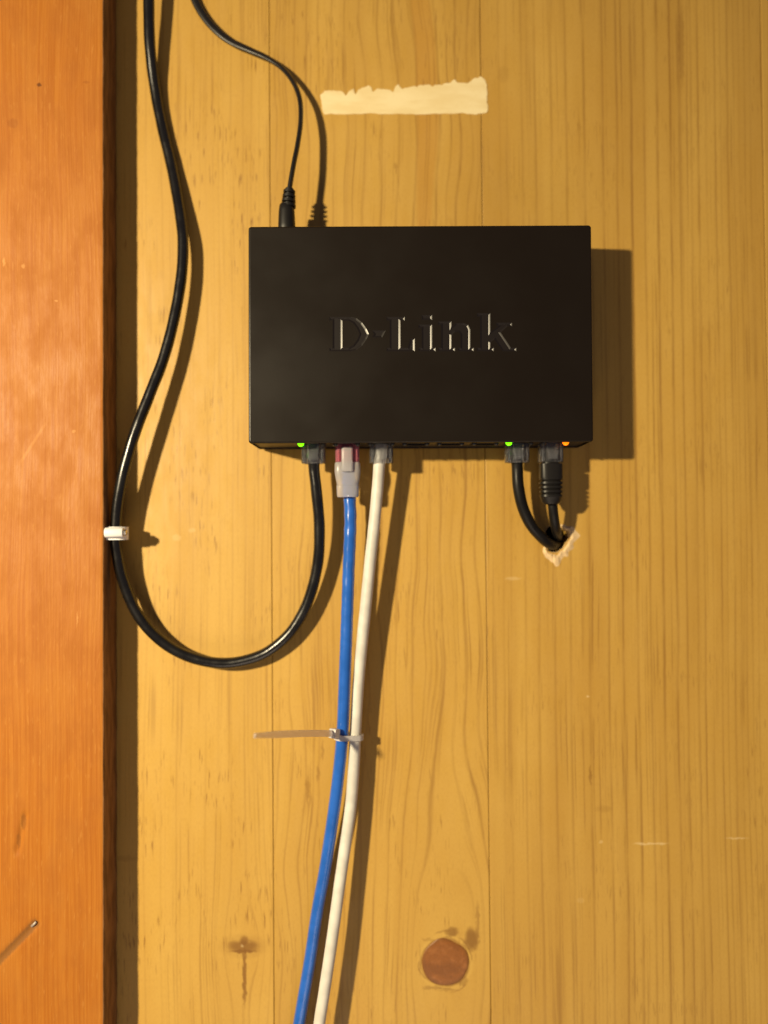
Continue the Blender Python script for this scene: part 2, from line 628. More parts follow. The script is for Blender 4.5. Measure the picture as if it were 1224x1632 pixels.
# the big round knot, set in the middle board
bm = bmesh.new()
rings = []
shape = []
for k in range(40):
    a = 2 * math.pi * k / 40
    r = 0.0118 * (1 + 0.025 * math.sin(2 * a + 0.5) + 0.02 * math.sin(5 * a))
    d = math.cos(a - R(62))
    if d > 0.80:
        r *= 0.80 / d * 1.02 if d > 0.82 else 1.0
    shape.append((a, 0.0118 * (1 + 0.02 * math.sin(2 * a + 0.5) + 0.012 * math.sin(5 * a) - 0.10 * math.exp(-((a - R(62)) / 0.45) ** 2) + 0.05 * math.exp(-((a - R(105)) / 0.2) ** 2))))
for f, h in ((1.0, -0.0002), (0.985, 0.00012), (0.94, 0.00022), (0.7, 0.0003), (0.4, 0.00038), (0.15, 0.0004)):
    rings.append([Vector((KN.x + r * f * math.cos(a), -h, KN.z + r * f * math.sin(a) * 1.02)) for a, r in shape])
loft(bm, rings)
mk = Mat('knot_wood')
x, y, z = mk.coords()
lx, lz = x - (kx - b_mid.location.x), z - kz
rr = (lx * lx + lz * lz).sqrt() + (mk.noise(x * 0.25, z * 0.25, 4.0) - 0.5) * 5.0
rg = mk.noise(rr * 0.7, 0.0, 3.0, 2.0)
c = mk.mix(rg.smooth(0.35, 0.65), (0.25, 0.088, 0.014), (0.29, 0.100, 0.017))
c = mk.mix(mk.noise(x * 0.22, z * 0.22, 8.0, 3.0).smooth(0.5, 0.68) * 0.5, c, (0.42, 0.165, 0.045))
c = mk.mix(mk.noise(x * 0.9, z * 0.4, 28.0, 2.0).smooth(0.60, 0.72) * 0.5, c, (0.13, 0.04, 0.008))
c = mk.mix((lx * lx + lz * lz).sqrt().smooth(9.6, 11.8) * 0.55, c, (0.20, 0.085, 0.016))
c = mk.mix(mk.noise(lx * 0.06 + lz * 0.05, lz * 0.09, 44.0, 2.0).smooth(0.44, 0.60) * 0.45, c, (0.16, 0.056, 0.010))
mk.color(c)
mk.rough(0.45)
mk.bump(rg + mk.noise(x * 0.8, z * 0.8, 12.0, 2.0), 0.4, 0.0002)
link('knot', bm, mk.m, b_mid, smooth=True)

# torn pale wood round the drilled hole
bm = bmesh.new()
n = 64
inn, mid_, out = [], [], []
for k in range(n):
    a = 2 * math.pi * k / n
    q = k / n * len(HOLE)
    i0 = int(q) % len(HOLE)
    p = HOLE[i0].lerp(HOLE[(i0 + 1) % len(HOLE)], q - int(q))
    d = (p - hc).normalized()
    # widest to the right/upper right and at the bottom
    wr = 0.0040 * max(0, math.cos(a - R(18))) ** 3 + 0.0046 * max(0, math.cos(a - R(268))) ** 3 + 0.0022 * max(0, math.cos(a - R(325))) ** 2 + 0.0010 * max(0, math.cos(a - R(225))) ** 2
    w = 0.0003 + wr * (1 + 0.16 * math.sin(7 * a) + 0.10 * math.sin(12 * a + 1) + rnd.uniform(-0.10, 0.10))
    h = 0.0002 + 0.0005 * min(1, wr / 0.003) * rnd.uniform(0.4, 1.2)
    inn.append(p + d * -0.0002 + Vector((0, 0.0006, 0)))
    mid_.append(p + d * w * 0.35 + Vector((0, -h, 0)))
    out.append(p + d * w + Vector((rnd.uniform(-1, 1) * 0.0002, 0.0001, rnd.uniform(-1, 1) * 0.0002)))
    # uneven splinter tops
loft(bm, [inn, mid_, out], caps=False)
m_raw = simple('raw_splintered_wood', (0.76, 0.55, 0.30), 0.85, 0.2, 0.9, 0.6, 0.25)
link('splinter_rim', bm, m_raw, b_right, recalc=False)

# ------------------------------------------------------------------ orange trim board at the left
bm = bmesh.new()
zs = [ZB + (ZT - ZB) * i / 420 for i in range(421)]
nx = 120
ga, gb = P(-24, 1553, TH), P(57, 1471, TH)
da, db = P(40, 1300, TH), P(27, 1358, TH)


def seg_d(x, z, a, b):
    ax, az = b.x - a.x, b.z - a.z
    t = max(0, min(1, ((x - a.x) * ax + (z - a.z) * az) / (ax * ax + az * az)))
    return math.hypot(x - a.x - t * ax, z - a.z - t * az), t


grid = []
for z in zs:
    row = []
    er = 0.00022 * mnoise.noise(Vector((3.1, 0, z * 60))) + 0.00018 * mnoise.noise(Vector((9.7, 0, z * 300)))
    xr = trim_r + er
    e = 0.0009
    row.append((trim_l, 0.0))
    row.append((trim_l, -TH))
    for i in range(1, nx):
        x = trim_l + (xr - e - trim_l) * i / nx
        h = TH + 0.00006 * mnoise.noise(Vector((x * 160, 1, z * 40)))
        d, t = seg_d(x, z, ga, gb)
        h -= 0.0010 * max(0, 1 - (d / 0.0021) ** 2) * (0.55 + 0.45 * t)
        d, t = seg_d(x, z, da, db)
        h -= 0.0008 * max(0, 1 - (d / 0.0017) ** 2)
        row.append((x, -h))
    for k in range(1, 6):
        a = math.pi / 2 * k / 5
        row.append((xr - e + e * math.sin(a), -TH + e * (1 - math.cos(a))))
    row.append((xr, -0.0002))
    grid.append([bm.verts.new((x, y, z)) for x, y in row])
for a, b in zip(grid, grid[1:]):
    for i in range(len(a) - 1):
        bm.faces.new((a[i], a[i + 1], b[i + 1], b[i]))
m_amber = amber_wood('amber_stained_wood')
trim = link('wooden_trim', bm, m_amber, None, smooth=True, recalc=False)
for o_ in (trim,):
    o_['label'] = 'broad orange stained wooden trim board standing proud along the left edge'
    o_['category'] = 'trim board'
    o_.data.set_sharp_from_angle(angle=R(50))
# the bright end of the staple left in the gouge
bm = bmesh.new()
c0 = P(55, 1472, TH - 0.0004)
for q in range(1):
    tube(bm, [c0 + Vector((-0.0014, 0.0004, -0.0014)), c0 + Vector((0, -0.0003, 0)), c0 + Vector((0.0008, 0.0002, 0.0008))], 0.00065, seg=10, step=0.0004)
link('nail_head', bm, simple('worn_steel', (0.50, 0.44, 0.38), 0.6, 0.5, Metallic=0.6), trim, smooth=True)

# ------------------------------------------------------------------ torn cream tape above the box
top = [(80, 205), (110, 178), (150, 176), (200, 178), (225, 185), (243, 208), (252, 196), (265, 180), (290, 165), (294, 182), (300, 202), (308, 192), (318, 175), (345, 160), (385, 145), (398, 152), (405, 160), (409, 178), (414, 187), (425, 174), (440, 165), (480, 167), (520, 172), (534, 183), (540, 187), (546, 168), (552, 154), (572, 138), (583, 155), (596, 168), (620, 160), (650, 154), (680, 148), (690, 156), (698, 146), (715, 140), (728, 145), (742, 139), (770, 140), (780, 150), (790, 151), (802, 141), (830, 138), (842, 143), (866, 132), (900, 128), (912, 115), (925, 105), (932, 114), (942, 126), (980, 129), (1010, 131), (1028, 116), (1050, 98), (1072, 96), (1090, 88), (1102, 94), (1112, 102), (1120, 118), (1128, 140),
       (1130, 200), (1129, 250), (1136, 275), (1134, 300), (1126, 317), (1100, 319), (1060, 326), (980, 319), (900, 321), (800, 323), (700, 329), (650, 325), (560, 322), (480, 326), (400, 320), (300, 324), (200, 326), (150, 323), (105, 326), (96, 310), (92, 290), (89, 240)]
bm = bmesh.new()
pts = []
for i, (a, b) in enumerate(top):
    a2, b2 = top[(i + 1) % len(top)]
    for q in range(3):
        t = q / 3
        x, y = a + (a2 - a) * t, b + (b2 - b) * t
        pts.append(P(490 + (x + rnd.uniform(-2, 2)) / 3.949, 100 + (y + rnd.uniform(-2, 2)) / 3.949, 0))
fr = [bm.verts.new(p + Vector((0, -0.00025, 0))) for p in pts]
bk = [bm.verts.new(p + Vector((0, -0.00002, 0))) for p in pts]
for i in range(len(fr)):
    j = (i + 1) % len(fr)
    bm.faces.new((fr[i], fr[j], bk[j], bk[i]))
fill(bm, [fr])
mt = Mat('cream_paper_tape')
x, y, z = mt.coords()
c = mt.mix(mt.noise(x * 0.05, z * 0.2, 3.0, 3.0).smooth(0.35, 0.65), (0.88, 0.74, 0.42), (0.82, 0.66, 0.34))
mt.color(mt.mix(mt.noise(x * 0.8, z * 0.4, 9.0, 3.0).smooth(0.55, 0.75) * 0.4, c, (0.78, 0.60, 0.29)))
mt.rough(0.8)
mt.bump(mt.noise(x * 1.2, z * 0.8, 5.0, 3.0), 0.35, 0.0002)
tape = link('paper_tape', bm, mt.m)
tape['label'] = 'torn strip of cream tape with ragged upper edge stuck above the black box'
tape['category'] = 'tape'

# ------------------------------------------------------------------ materials of the hardware
m_case = Mat('black_powder_coat')
x, y, z = m_case.coords()
m_case.color((0.0095, 0.0062, 0.0030))
sp = m_case.noise(x * 2.6, z * 2.6, y * 2.6, 1.0)
m_case.rough(m_case.noise(x * 0.03, z * 0.03, 3.0, 3.0).smooth(0.3, 0.7, 0.30, 0.36))
m_case.b.inputs['Specular IOR Level'].default_value = 0.32
m_case.bump(sp, 0.35, 0.00006)
m_case = m_case.m
m_stamp = simple('black_paint_in_the_stamping', (0.0095, 0.0062, 0.0030), 0.30, 0.72)
m_panel = simple('black_port_plate', (0.020, 0.016, 0.012), 0.45, 0.5, 1.5, 0.1)
m_jack = simple('black_jack_plastic', (0.008, 0.008, 0.008), 0.5)
m_gold = simple('gold_contact', (0.75, 0.50, 0.16), 0.3, 0.5, Metallic=1.0)
m_green = emitter('green_led_lit', (0.17, 1.0, 0.0), 2.4, (0.1, 0.5, 0.02))
m_orange = emitter('orange_led_lit', (1.0, 0.17, 0.0), 2.2, (0.6, 0.2, 0.02))
m_off = simple('led_lens_unlit', (0.018, 0.018, 0.015), 0.4)


def jacket(name, col, rough, spec=0.5, var=0.08, bump=0.15):
    m = Mat(name)
    x, y, z = m.coords()
    n = m.noise(x * 0.12, y * 0.12, z * 0.12, 3.0)
    m.color(m.mix(n.smooth(0.35, 0.65), tuple(v * (1 - var) for v in col), tuple(v * (1 + var) for v in col)))
    m.rough(n.smooth(0.3, 0.7, rough - 0.05, rough + 0.06))
    m.b.inputs['Specular IOR Level'].default_value = spec
    m.bump(m.noise(x * 0.5, y * 0.5, z * 0.3, 2.0), bump, 0.0003)
    return m.m


m_black = jacket('black_cable_jacket', (0.0080, 0.0072, 0.0062), 0.25, 0.65)
m_black2 = jacket('dull_black_cable_jacket', (0.0075, 0.0068, 0.006), 0.42, 0.32)
m_blue = jacket('blue_cable_jacket', (0.022, 0.130, 0.56), 0.19, 0.8, 0.08, 0.2)
m_white = jacket('white_cable_jacket', (0.70, 0.67, 0.60), 0.42)
m_power = jacket('power_cord_jacket', (0.012, 0.010, 0.008), 0.36)
m_rubber = simple('black_rubber', (0.009, 0.0078, 0.0065), 0.42, 0.40, 0.8, 0.1)


def clear(name, col, rough, trans=1.0, spec=0.5):
    m = Mat(name)
    m.color(col)
    m.rough(rough)
    m.b.inputs['Transmission Weight'].default_value = trans
    m.b.inputs['IOR'].default_value = 1.46
    return m.m


m_clear = clear('clear_plastic', (0.97, 0.98, 1.0), 0.06, 0.96)
m_red = clear('red_clear_plastic', (0.86, 0.30, 0.37), 0.18, 0.70)
m_frost = clear('frosted_white_plastic', (0.80, 0.78, 0.80), 0.30, 0.66)
m_nylon = clear('translucent_nylon', (0.96, 0.91, 0.89), 0.35, 0.74)
m_nylon2 = clear('milky_nylon', (0.80, 0.77, 0.75), 0.40, 0.35)
m_clip = simple('white_plastic', (0.93, 0.93, 0.93), 0.35)
m_steel = simple('nail_steel', (0.6, 0.58, 0.55), 0.3, Metallic=1.0)

# ------------------------------------------------------------------ the network switch
GAP, DEP = 0.004, 0.028
FR = GAP + DEP                                  # front face, distance from the wall
c_tl, c_tr, c_bl, c_br = P(394, 361, FR), P(942.5, 358, FR), P(397.5, 706.5, FR), P(946, 704.5, FR)
BW = ((c_tr - c_tl).length + (c_br - c_bl).length) / 2
BH = ((c_tl - c_bl).length + (c_tr - c_br).length) / 2
BC = (c_tl + c_tr + c_bl + c_br) / 4
print('switch mm', BW * 1000, BH * 1000)
switch = empty('network_switch', (BC.x, -GAP, BC.z), 'flat black metal network switch with stamped logo hung on the pine wall', 'network switch')
ex = ((c_tr - c_tl) + (c_br - c_bl)).normalized()
ez = Vector((-ex.z, 0, ex.x))


def S(u, h, w):
    """switch space: u right, w up from the centre, h out from the wall (metres)"""
    return Vector((BC.x, 0, BC.z)) + ex * u + ez * w + Vector((0, -h, 0))


# lettering outlines in photograph pixels; pressed into the lid
LET = [
    ([(525, 505), (560, 505), (568, 507), (577, 514), (584, 524), (588, 532.5), (584, 541), (577, 551), (568, 558), (560, 560), (525, 560), (525, 554), (530, 554), (530, 511), (525, 511)],
     [(545.5, 511.5), (556, 511.5), (563, 515), (569, 523), (573, 532.5), (569, 542), (563, 550), (556, 554), (545.5, 554)]),
    ([(593, 526.5), (615, 526.5), (609, 538), (593, 538), (596, 532.5)],),
    ([(616, 505), (645, 505), (645, 511), (638, 511), (638, 554), (650, 554), (654, 539.5), (661, 539.5), (661, 560), (616, 560), (616, 554), (621, 554), (621, 511), (616, 511)],),
    ([(672, 502), (688.5, 502), (688.5, 510), (672, 510)],),
    ([(667, 517), (688.5, 517), (688.5, 554), (694, 554), (694, 560), (667, 560), (667, 554), (672, 554), (672, 523), (667, 523)],),
    ([(698, 512), (719.5, 512), (719.5, 520.5), (727, 515), (738, 514.5), (746, 517.5), (749.5, 525), (749.5, 554), (755, 554), (755, 560), (730, 560), (730, 554), (734, 554), (734, 533), (731, 529), (725, 529), (719.5, 534), (719.5, 554), (725, 554), (725, 560), (698, 560), (698, 554), (703, 554), (703, 518), (698, 518)],),
    ([(760, 499), (781.5, 499), (781.5, 529), (795, 520), (791, 520), (791, 514), (816, 514), (816, 520), (809, 520), (798, 530), (814, 554), (823, 554), (823, 560), (801, 560), (788, 541), (781.5, 546), (781.5, 554), (787, 554), (787, 560), (760, 560), (760, 554), (765, 554), (765, 505), (760, 505)],),
]


def to_local(px, py):
    p = P(px, py, FR) - BC
    return (p.dot(ex), p.dot(ez))


def area(l):
    return sum(a[0] * b[1] - b[0] * a[1] for a, b in zip(l, l[1:] + l[:1])) / 2


def offset(l, d):
    """move every edge to its left by d"""
    out = []
    n = len(l)
    for i in range(n):
        p, q, r = l[i - 1], l[i], l[(i + 1) % n]
        d1 = Vector((q[0] - p[0], q[1] - p[1])).normalized()
        d2 = Vector((r[0] - q[0], r[1] - q[1])).normalized()
        n1, n2 = Vector((-d1.y, d1.x)), Vector((-d2.y, d2.x))
        b = n1 + n2
        k = d / max(0.35, 1 + n1.dot(n2)) if b.length > 1e-6 else 0
        out.append((q[0] + b.x * k, q[1] + b.y * k))
    return out


letter_loops = []
for g in LET:
    gl = []
    for i, l in enumerate(g):
        q = [to_local(*p) for p in l]
        ar = area(q)
        if (i == 0 and ar < 0) or (i == 1 and ar > 0):
            q = q[::-1]
        gl.append(q)
    letter_loops.append(gl)


def rrect(w, h, r, n=5):
    pts = []
    for cx, cz, a0 in ((w / 2 - r, h / 2 - r, 0), (-w / 2 + r, h / 2 - r, 90), (-w / 2 + r, -h / 2 + r, 180), (w / 2 - r, -h / 2 + r, 270)):
        for k in range(n + 1):
            a = R(a0 + 90 * k / n)
            pts.append((cx + r * math.cos(a), cz + r * math.sin(a)))
    return pts


# lid and sides: pressed sheet, open along the port edge
bm = bmesh.new()
EB = 0.0009
rings = []
for k in range(0, 6):
    a = math.pi / 2 * k / 5
    ins = EB * (1 - math.sin(a))
    h = FR - EB * (1 - math.cos(a))
    rings.append([bm.verts.new(S(u, h, w)) for u, w in rrect(BW - 2 * ins, BH - 2 * ins, 0.0014 - ins * 0.9)])
rings.append([bm.verts.new(S(u, GAP, w)) for u, w in rrect(BW, BH, 0.0014)])
n = len(rings[0])
for i, (a, b) in enumerate(zip(rings, rings[1:])):
    for k in range(n):
        j = (k + 1) % n
        if i == len(rings) - 2 and a[k].co.z < BC.z - BH / 2 + 0.002 and a[j].co.z < BC.z - BH / 2 + 0.002 and abs((a[k].co - a[j].co).x) > 0.05:
            continue
        bm.faces.new((a[k], a[j], b[j], b[k]))
hol = []
for g in letter_loops:
    for l in g:
        hol.append([bm.verts.new(S(u, FR, w)) for u, w in l])
fill(bm, [rings[0]] + hol)
for f in bm.faces:
    f.normal_update()
case = link('case', bm, m_case, switch, smooth=True, angle=30)
for p_ in case.data.polygons:
    if p_.normal.y < -0.999:
        p_.use_smooth = False

bm = bmesh.new()
prof = [(0.0, 0.0), (0.00043, 0.00013), (0.00086, 0.00031)]
for g in letter_loops:
    last = []
    for l in g:
        rr_ = [[bm.verts.new(S(u, FR - d, w)) for u, w in offset(l, o_)] for o_, d in prof]
        for a, b in zip(rr_, rr_[1:]):
            for k in range(len(a)):
                j = (k + 1) % len(a)
                bm.faces.new((a[k], a[j], b[j], b[k]))
        last.append(rr_[-1])
    fill(bm, last)
for f in bm.faces:
    f.normal_update()
    if f.normal.y > 0:
        f.normal_flip()
link('stamped_lettering', bm, m_stamp, switch, recalc=False)

# bottom plate with eight jacks
WB = -BH / 2
JH = GAP + 0.0130                                       # height of jack centres from the wall
PZ = WB + 0.0008
PORT_U = [(P(500 + 53.9 * i, 727, JH) - BC).dot(ex) for i in range(8)]
bm = bmesh.new()
outer = [bm.verts.new(S(u, h, PZ)) for u, h in ((-BW / 2 + .0003, GAP + .0004), (BW / 2 - .0003, GAP + .0004), (BW / 2 - .0003, FR - .0005), (-BW / 2 + .0003, FR - .0005))]
hol = []
for u in PORT_U:
    hol.append([bm.verts.new(S(u + a, h, PZ)) for a, h in ((-.0064, JH - .0044), (.0064, JH - .0044), (.0064, JH + .0044), (-.0064, JH + .0044))])
fill(bm, [outer] + hol)
back = []
link('port_plate', bm, m_panel, switch)
bm = bmesh.new()
bk_ = [bm.verts.new(S(u, GAP, w)) for u, w in rrect(BW, BH, 0.0014)]
bm.faces.new(bk_)
link('back_plate', bm, m_panel, switch)
LIT = {(0, -1): m_green, (6, -1): m_green, (7, 1): m_orange}
for i, u in enumerate(PORT_U):
    bm = bmesh.new()
    lo = [S(u + a, h, PZ - .0002) for a, h in ((-.0064, JH - .0044), (.0064, JH - .0044), (.0064, JH + .0044), (-.0064, JH + .0044))]
    li = [S(u + a, h, PZ - .0002) for a, h in ((-.0060, JH - .0040), (.0060, JH - .0040), (.0060, JH + .0040), (-.0060, JH + .0040))]
    ld_ = [S(u + a, h, PZ + .014) for a, h in ((-.0060, JH - .0040), (.0060, JH - .0040), (.0060, JH + .0040), (-.0060, JH + .0040))]
    l0 = [S(u + a, h, PZ) for a, h in ((-.0064, JH - .0044), (.0064, JH - .0044), (.0064, JH + .0044), (-.0064, JH + .0044))]
    rg_ = loft(bm, [l0, lo, li, ld_], caps=False)
    bm.faces.new(rg_[-1])
    port = link('port', bm, m_jack, switch, recalc=False)
    for s_ in (-1, 1):
        bm = bmesh.new()
        mat_led = LIT.get((i, s_), m_off)
        LH = FR - 0.0050
        lp = []
        for f, d in ((1, -.0002), (1, .0004), (.92, .0009), (.75, .0014), (.5, .0017), (.2, .0019)):
            lp.append([S(u + s_ * .0053 + (.0016 if (i, s_) in LIT else .0013) * f * math.cos(2 * math.pi * k / 16), LH + .0010 * f * math.sin(2 * math.pi * k / 16), PZ - d) for k in range(16)])
        loft(bm, lp)
        led = link('led', bm, mat_led, port, smooth=True)
        if mat_led is not m_off:
            led['label'] = 'lit orange light' if mat_led is m_orange else 'lit green light'
# power socket in the top edge
PH = 0.0190
PU = (P(457, 330, PH) - BC).dot(ex)
bm = bmesh.new()
loft(bm, [superloop(0, 0, z_, .009, .009, 2.5, 24, Matrix.Translation(S(PU, PH, BH / 2))) for z_ in (-.003, .0004)])
link('power_socket', bm, m_jack, switch)


# ------------------------------------------------------------------ plugs and network cables
def port_point(i, du=0.0, dh=0.0, dw=0.0):
    return S(PORT_U[i] + du, JH + dh, PZ + dw)


def plug(parent, i, mat, name='plug'):
    """modular plug, its nose inside the jack; the latch looks at the room"""
    T = Matrix.Translation(port_point(i))
    bm = bmesh.new()
    sec = lambda w_, h_, z_, r_: [T @ Vector((a, b, z_)) for a, b in rrect(w_, h_, r_, 4)]
    loft(bm, [sec(.0116, .0068, .012, .0009), sec(.0116, .0068, -.0089, .0009), sec(.0110, .0062, -.0093, .0008), sec(.0084, .0052, -.0093, .0008),
              sec(.0082, .0050, -.0040, .0008), sec(.0074, .0042, -.0005, .0006)])
    box(bm, -.0050, -.0036, -.0040, -.0033, -.0088, .008, .0002, T)
    box(bm, .0036, .0050, -.0040, -.0033, -.0088, .008, .0002, T)
    o = link(name, bm, mat, parent, smooth=True, angle=50)
    bm = bmesh.new()
    # springy latch, hinged at the nose and lifting toward the tail
    vs = []
    for (w_, y_, z_) in ((.0031, -.0036, .011), (.0031, -.0042, .004), (.0030, -.0050, -.001), (.0023, -.0058, -.0058), (.0023, -.0061, -.0080)):
        vs.append([T @ Vector((-w_, y_ + .0008, z_)), T @ Vector((w_, y_ + .0008, z_)), T @ Vector((w_, y_, z_)), T @ Vector((-w_, y_, z_))])
    loft(bm, vs)
    link('latch', bm, mat, o, smooth=True, angle=40)
    bm = bmesh.new()
    for k in range(8):
        xx = -.0036 + k * .00103
        box(bm, xx - .00018, xx + .00018, .0026, .0036, .004, .0105, 0, T)
    link('contact', bm, m_gold, o)['kind'] = 'stuff'
    return o


GRP = 'network cables plugged into the switch'
CR = 0.00275


def cable_path(pts):
    return [P(*p) for p in pts]


def net_cable(i, label, pts, mat, plug_mat, radius=CR, lump=0.012, pitch=0.016, up=0.004):
    start = port_point(i, 0, 0, up)
    t = empty('network_cable', start, label, 'network cable', GRP)
    path = [start, port_point(i, 0, 0, -.004)] + cable_path(pts)
    bm = bmesh.new()
    tube(bm, path, radius, lump=lump, pitch=pitch, step=0.0009 if pitch < 0.012 else 0.0015)
    link('cord', bm, mat, t, smooth=True)
    plug(t, i, plug_mat)
    return t


# 1: black loop from the top edge, round the clip, up into the first jack
net_cable(0, 'long black network cable looping from top edge through the white clip into first port',
          [(500.5, 748, .0150), (504, 780, .0146), (509, 840, .0125), (506, 900, .0100), (491, 958, .0080), (465, 1005, .0068), (428, 1038, .0062), (385, 1054, .0062), (340, 1056, .0062), (290, 1042, .0066), (248, 1014, .0075), (217, 975, .0085), (196, 925, .0098), (186, 880, .0112), (184, 850, .0120),
           (188, 800, .0132), (198, 748, .0140), (215, 690, .0140), (238, 630, .0125), (261, 570, .0108), (278, 505, .0098), (289, 440, .0092), (291.5, 385, .0082), (286, 335, .0060), (274, 268, .0037), (258, 200, .0031), (247, 141, .0042), (239, 73, .0082), (237, 0, .0110), (237, -60, .0118), (238, -150, .0118)],
          m_black, m_clear)

# 2: blue, with red plug and frosted boot
blue = net_cable(1, 'blue network cable with red plug and frosted boot hanging off the bottom edge',
                 [(556.5, 780, .0150), (558.5, 830, .0148), (556, 900, .0144), (552.5, 1000, .0140), (549, 1090, .0136), (546, 1165, .0128), (540, 1230, .0112), (531, 1300, .0104), (518, 1385, .0084), (506, 1450, .0074), (494, 1530, .0066), (482, 1600, .0064), (472, 1660, .0064), (455, 1770, .0064)],
                 m_blue, m_red, .0030, .026, .0080)
T = Matrix.Translation(port_point(1))
bm = bmesh.new()
loft(bm, [superloop(0, 0, z_, wx, wy, e, 36, T) for z_, wx, wy, e in ((-.0088, .0118, .0086, 5), (-.0094, .0124, .0092, 5), (-.0135, .0126, .0094, 5), (-.0165, .0118, .0088, 4.5), (-.0195, .0106, .0082, 4), (-.0200, .0104, .0080, 4), (-.0202, .0109, .0084, 4.5), (-.0250, .0106, .0082, 4.5), (-.0258, .0100, .0076, 4), (-.0258, .0062, .0060, 2.2))])
boot = link('boot', bm, m_frost, blue, smooth=True, angle=40)
bm = bmesh.new()
box(bm, -.0028, .0028, -.0067, -.0036, -.0138, -.0012, .0011, T, 3)
link('latch_guard', bm, m_frost, boot, smooth=True, angle=40)

# 3: white
net_cable(2, 'white network cable without boot hanging beside the blue cable',
          [(605, 735, .0168), (602.5, 770, .0158), (597, 830, .0146), (589.5, 900, .0136), (581, 985, .0121), (573.5, 1060, .0110), (569, 1120, .0104), (566, 1175, .0099), (563.5, 1230, .0097), (558.5, 1290, .0099), (550, 1350, .0110), (540, 1420, .0122), (529, 1500, .0132), (517, 1580, .0136), (508, 1640, .0138), (494, 1770, .0138)],
          m_white, m_clear, .0029, .008)

# 4: black with bare clear plug, bends into the hole
net_cable(6, 'short black network cable bending from a clear plug into the drilled hole',
          [(824.5, 745, .0150), (826, 775, .0146), (833, 808, .0130), (846, 836, .0105), (863, 856, .0070), (877, 867, .0025), (886, 868, -.004), (888, 866, -.014), (888, 866, -.030)],
          m_black2, m_clear, .0028, .006)

# 5: black with ridged boot, straight into the hole
bb = net_cable(7, 'short black network cable with ridged boot dropping straight into the drilled hole',
               [(879, 745, .0150), (880, 790, .0146), (882, 818, .0130), (885, 838, .0095), (888, 850, .0040), (890, 856, -.004), (891, 858, -.014), (891, 858, -.030)],
               m_black2, m_clear, .0024, .0)
T = Matrix.Translation(port_point(7))
bm = bmesh.new()
secs = [(-.0035, .0078, .0066, 3.0), (-.0098, .0080, .0068, 3.0), (-.0100, .0110, .0086, 4.0), (-.0165, .0112, .0090, 3.6), (-.0178, .0108, .0088, 3.2)]
z_ = -.0180
for k in range(4):
    secs += [(z_, .0098, .0080, 3.0), (z_ - .0006, .0092, .0076, 3), (z_ - .0008, .0114 - .0002 * k, .0092, 3.0), (z_ - .0018, .0114 - .0002 * k, .0092, 3.0)]
    z_ -= .0021
secs += [(z_ - .0002, .0102, .0084, 2.8), (z_ - .0020, .0092, .0076, 2.4), (z_ - .0032, .0070, .0062, 2.2), (z_ - .0034, .0048, .0048, 2.0)]
loft(bm, [superloop(0, 0, a, wx, wy, e, 32, T) for a, wx, wy, e in secs])
link('boot', bm, m_rubber, bb, smooth=True, angle=38)

# ------------------------------------------------------------------ power lead into the top edge
pw = S(PU, PH, BH / 2)
power = empty('power_cable', pw, 'thin black power cord curving down into the top edge of the switch', 'power cable')
T = Matrix.Translation(pw)
bm = bmesh.new()
loft(bm, [superloop(0, 0, z_, w_, w_, 2.3, 24, T) for z_, w_ in ((.0002, .0078), (.0006, .0084), (.0050, .0084), (.0120, .0078), (.0150, .0070), (.0156, .0060))])
pb = link('plug', bm, m_rubber, power, smooth=True, angle=40)
bm = bmesh.new()
lean = Matrix.Translation(pw) @ Matrix.Rotation(R(3.5), 4, 'Y')
z_ = .0140
secs = [(z_, .0044)]
for k in range(4):
    w_ = .0072 - .00045 * k
    secs += [(z_ + .0002, w_), (z_ + .0014, w_), (z_ + .0016, .0042), (z_ + .0023, .0042)]
    z_ += .0023
secs += [(z_ + .0004, .0036)]
loft(bm, [superloop(0, 0, a, w_, w_, 2.3, 20, lean) for a, w_ in secs])
link('strain_relief', bm, m_rubber, pb, smooth=True, angle=35)
bm = bmesh.new()
endp = lean @ Vector((0, 0, .012))
pts = [endp, lean @ Vector((0, 0, .0225))] + cable_path([(468, 262, .0182), (474, 232, .0165), (479, 195, .0142), (478, 160, .0112), (468, 132, .0080), (450, 109, .0056), (425, 92, .0044), (396, 79, .0036), (366, 65, .0030), (341, 45, .0028), (321, 20, .0027), (307, -10, .0026), (295, -60, .0026), (280, -150, .0026)])
tube(bm, pts, .0012, .0021, twist=lambda s: math.pi / 2 * min(1, max(0, (0.60 - s) / 0.35)), seg=20)
link('cord', bm, m_power, power, smooth=True)

# ------------------------------------------------------------------ cable clip on the side of the trim board
cp = P(190, 850, .0120)
clip = empty('cable_clip', cp, 'small white cable clip nailed to the side of the orange trim board', 'cable clip')
bm = bmesh.new()
xs = trim_r
# a bar with a hook round the cord
o1 = []
arc = []
rin, rout = .0030, .0045
path = []
for k in range(0, 15):
    a = R(95 - 205 * k / 14)
    path.append((math.cos(a), math.sin(a)))
prof_o = [(xs + .0002, -(.0120 + .0046))] + [(cp.x + rout * c, -(.0120 + rout * s)) for c, s in path]
prof_i = [(xs + .0002, -(.0120 + .0030))] + [(cp.x + rin * c, -(.0120 + rin * s)) for c, s in path]
wz = .0032
top_ = []
loops = []
for (ao, bo), (ai, bi) in zip(prof_o, prof_i):
    loops.append([Vector((ao, bo, cp.z - wz)), Vector((ao, bo, cp.z + wz)), Vector((ai, bi, cp.z + wz)), Vector((ai, bi, cp.z - wz))])
loft(bm, loops)
hook = link('hook', bm, m_clip, clip, smooth=True, angle=40)
bm = bmesh.new()
loft(bm, [superloop(0, 0, z_, w_, w_, 2.2, 20, Matrix.Translation((cp.x - .0006, -(.0120 + .0060), cp.z + .0004)) @ Matrix.Rotation(R(90), 4, 'Y')) for z_, w_ in ((-.0042, .0046), (-.004, .0050), (.0042, .0050), (.0046, .0044))])
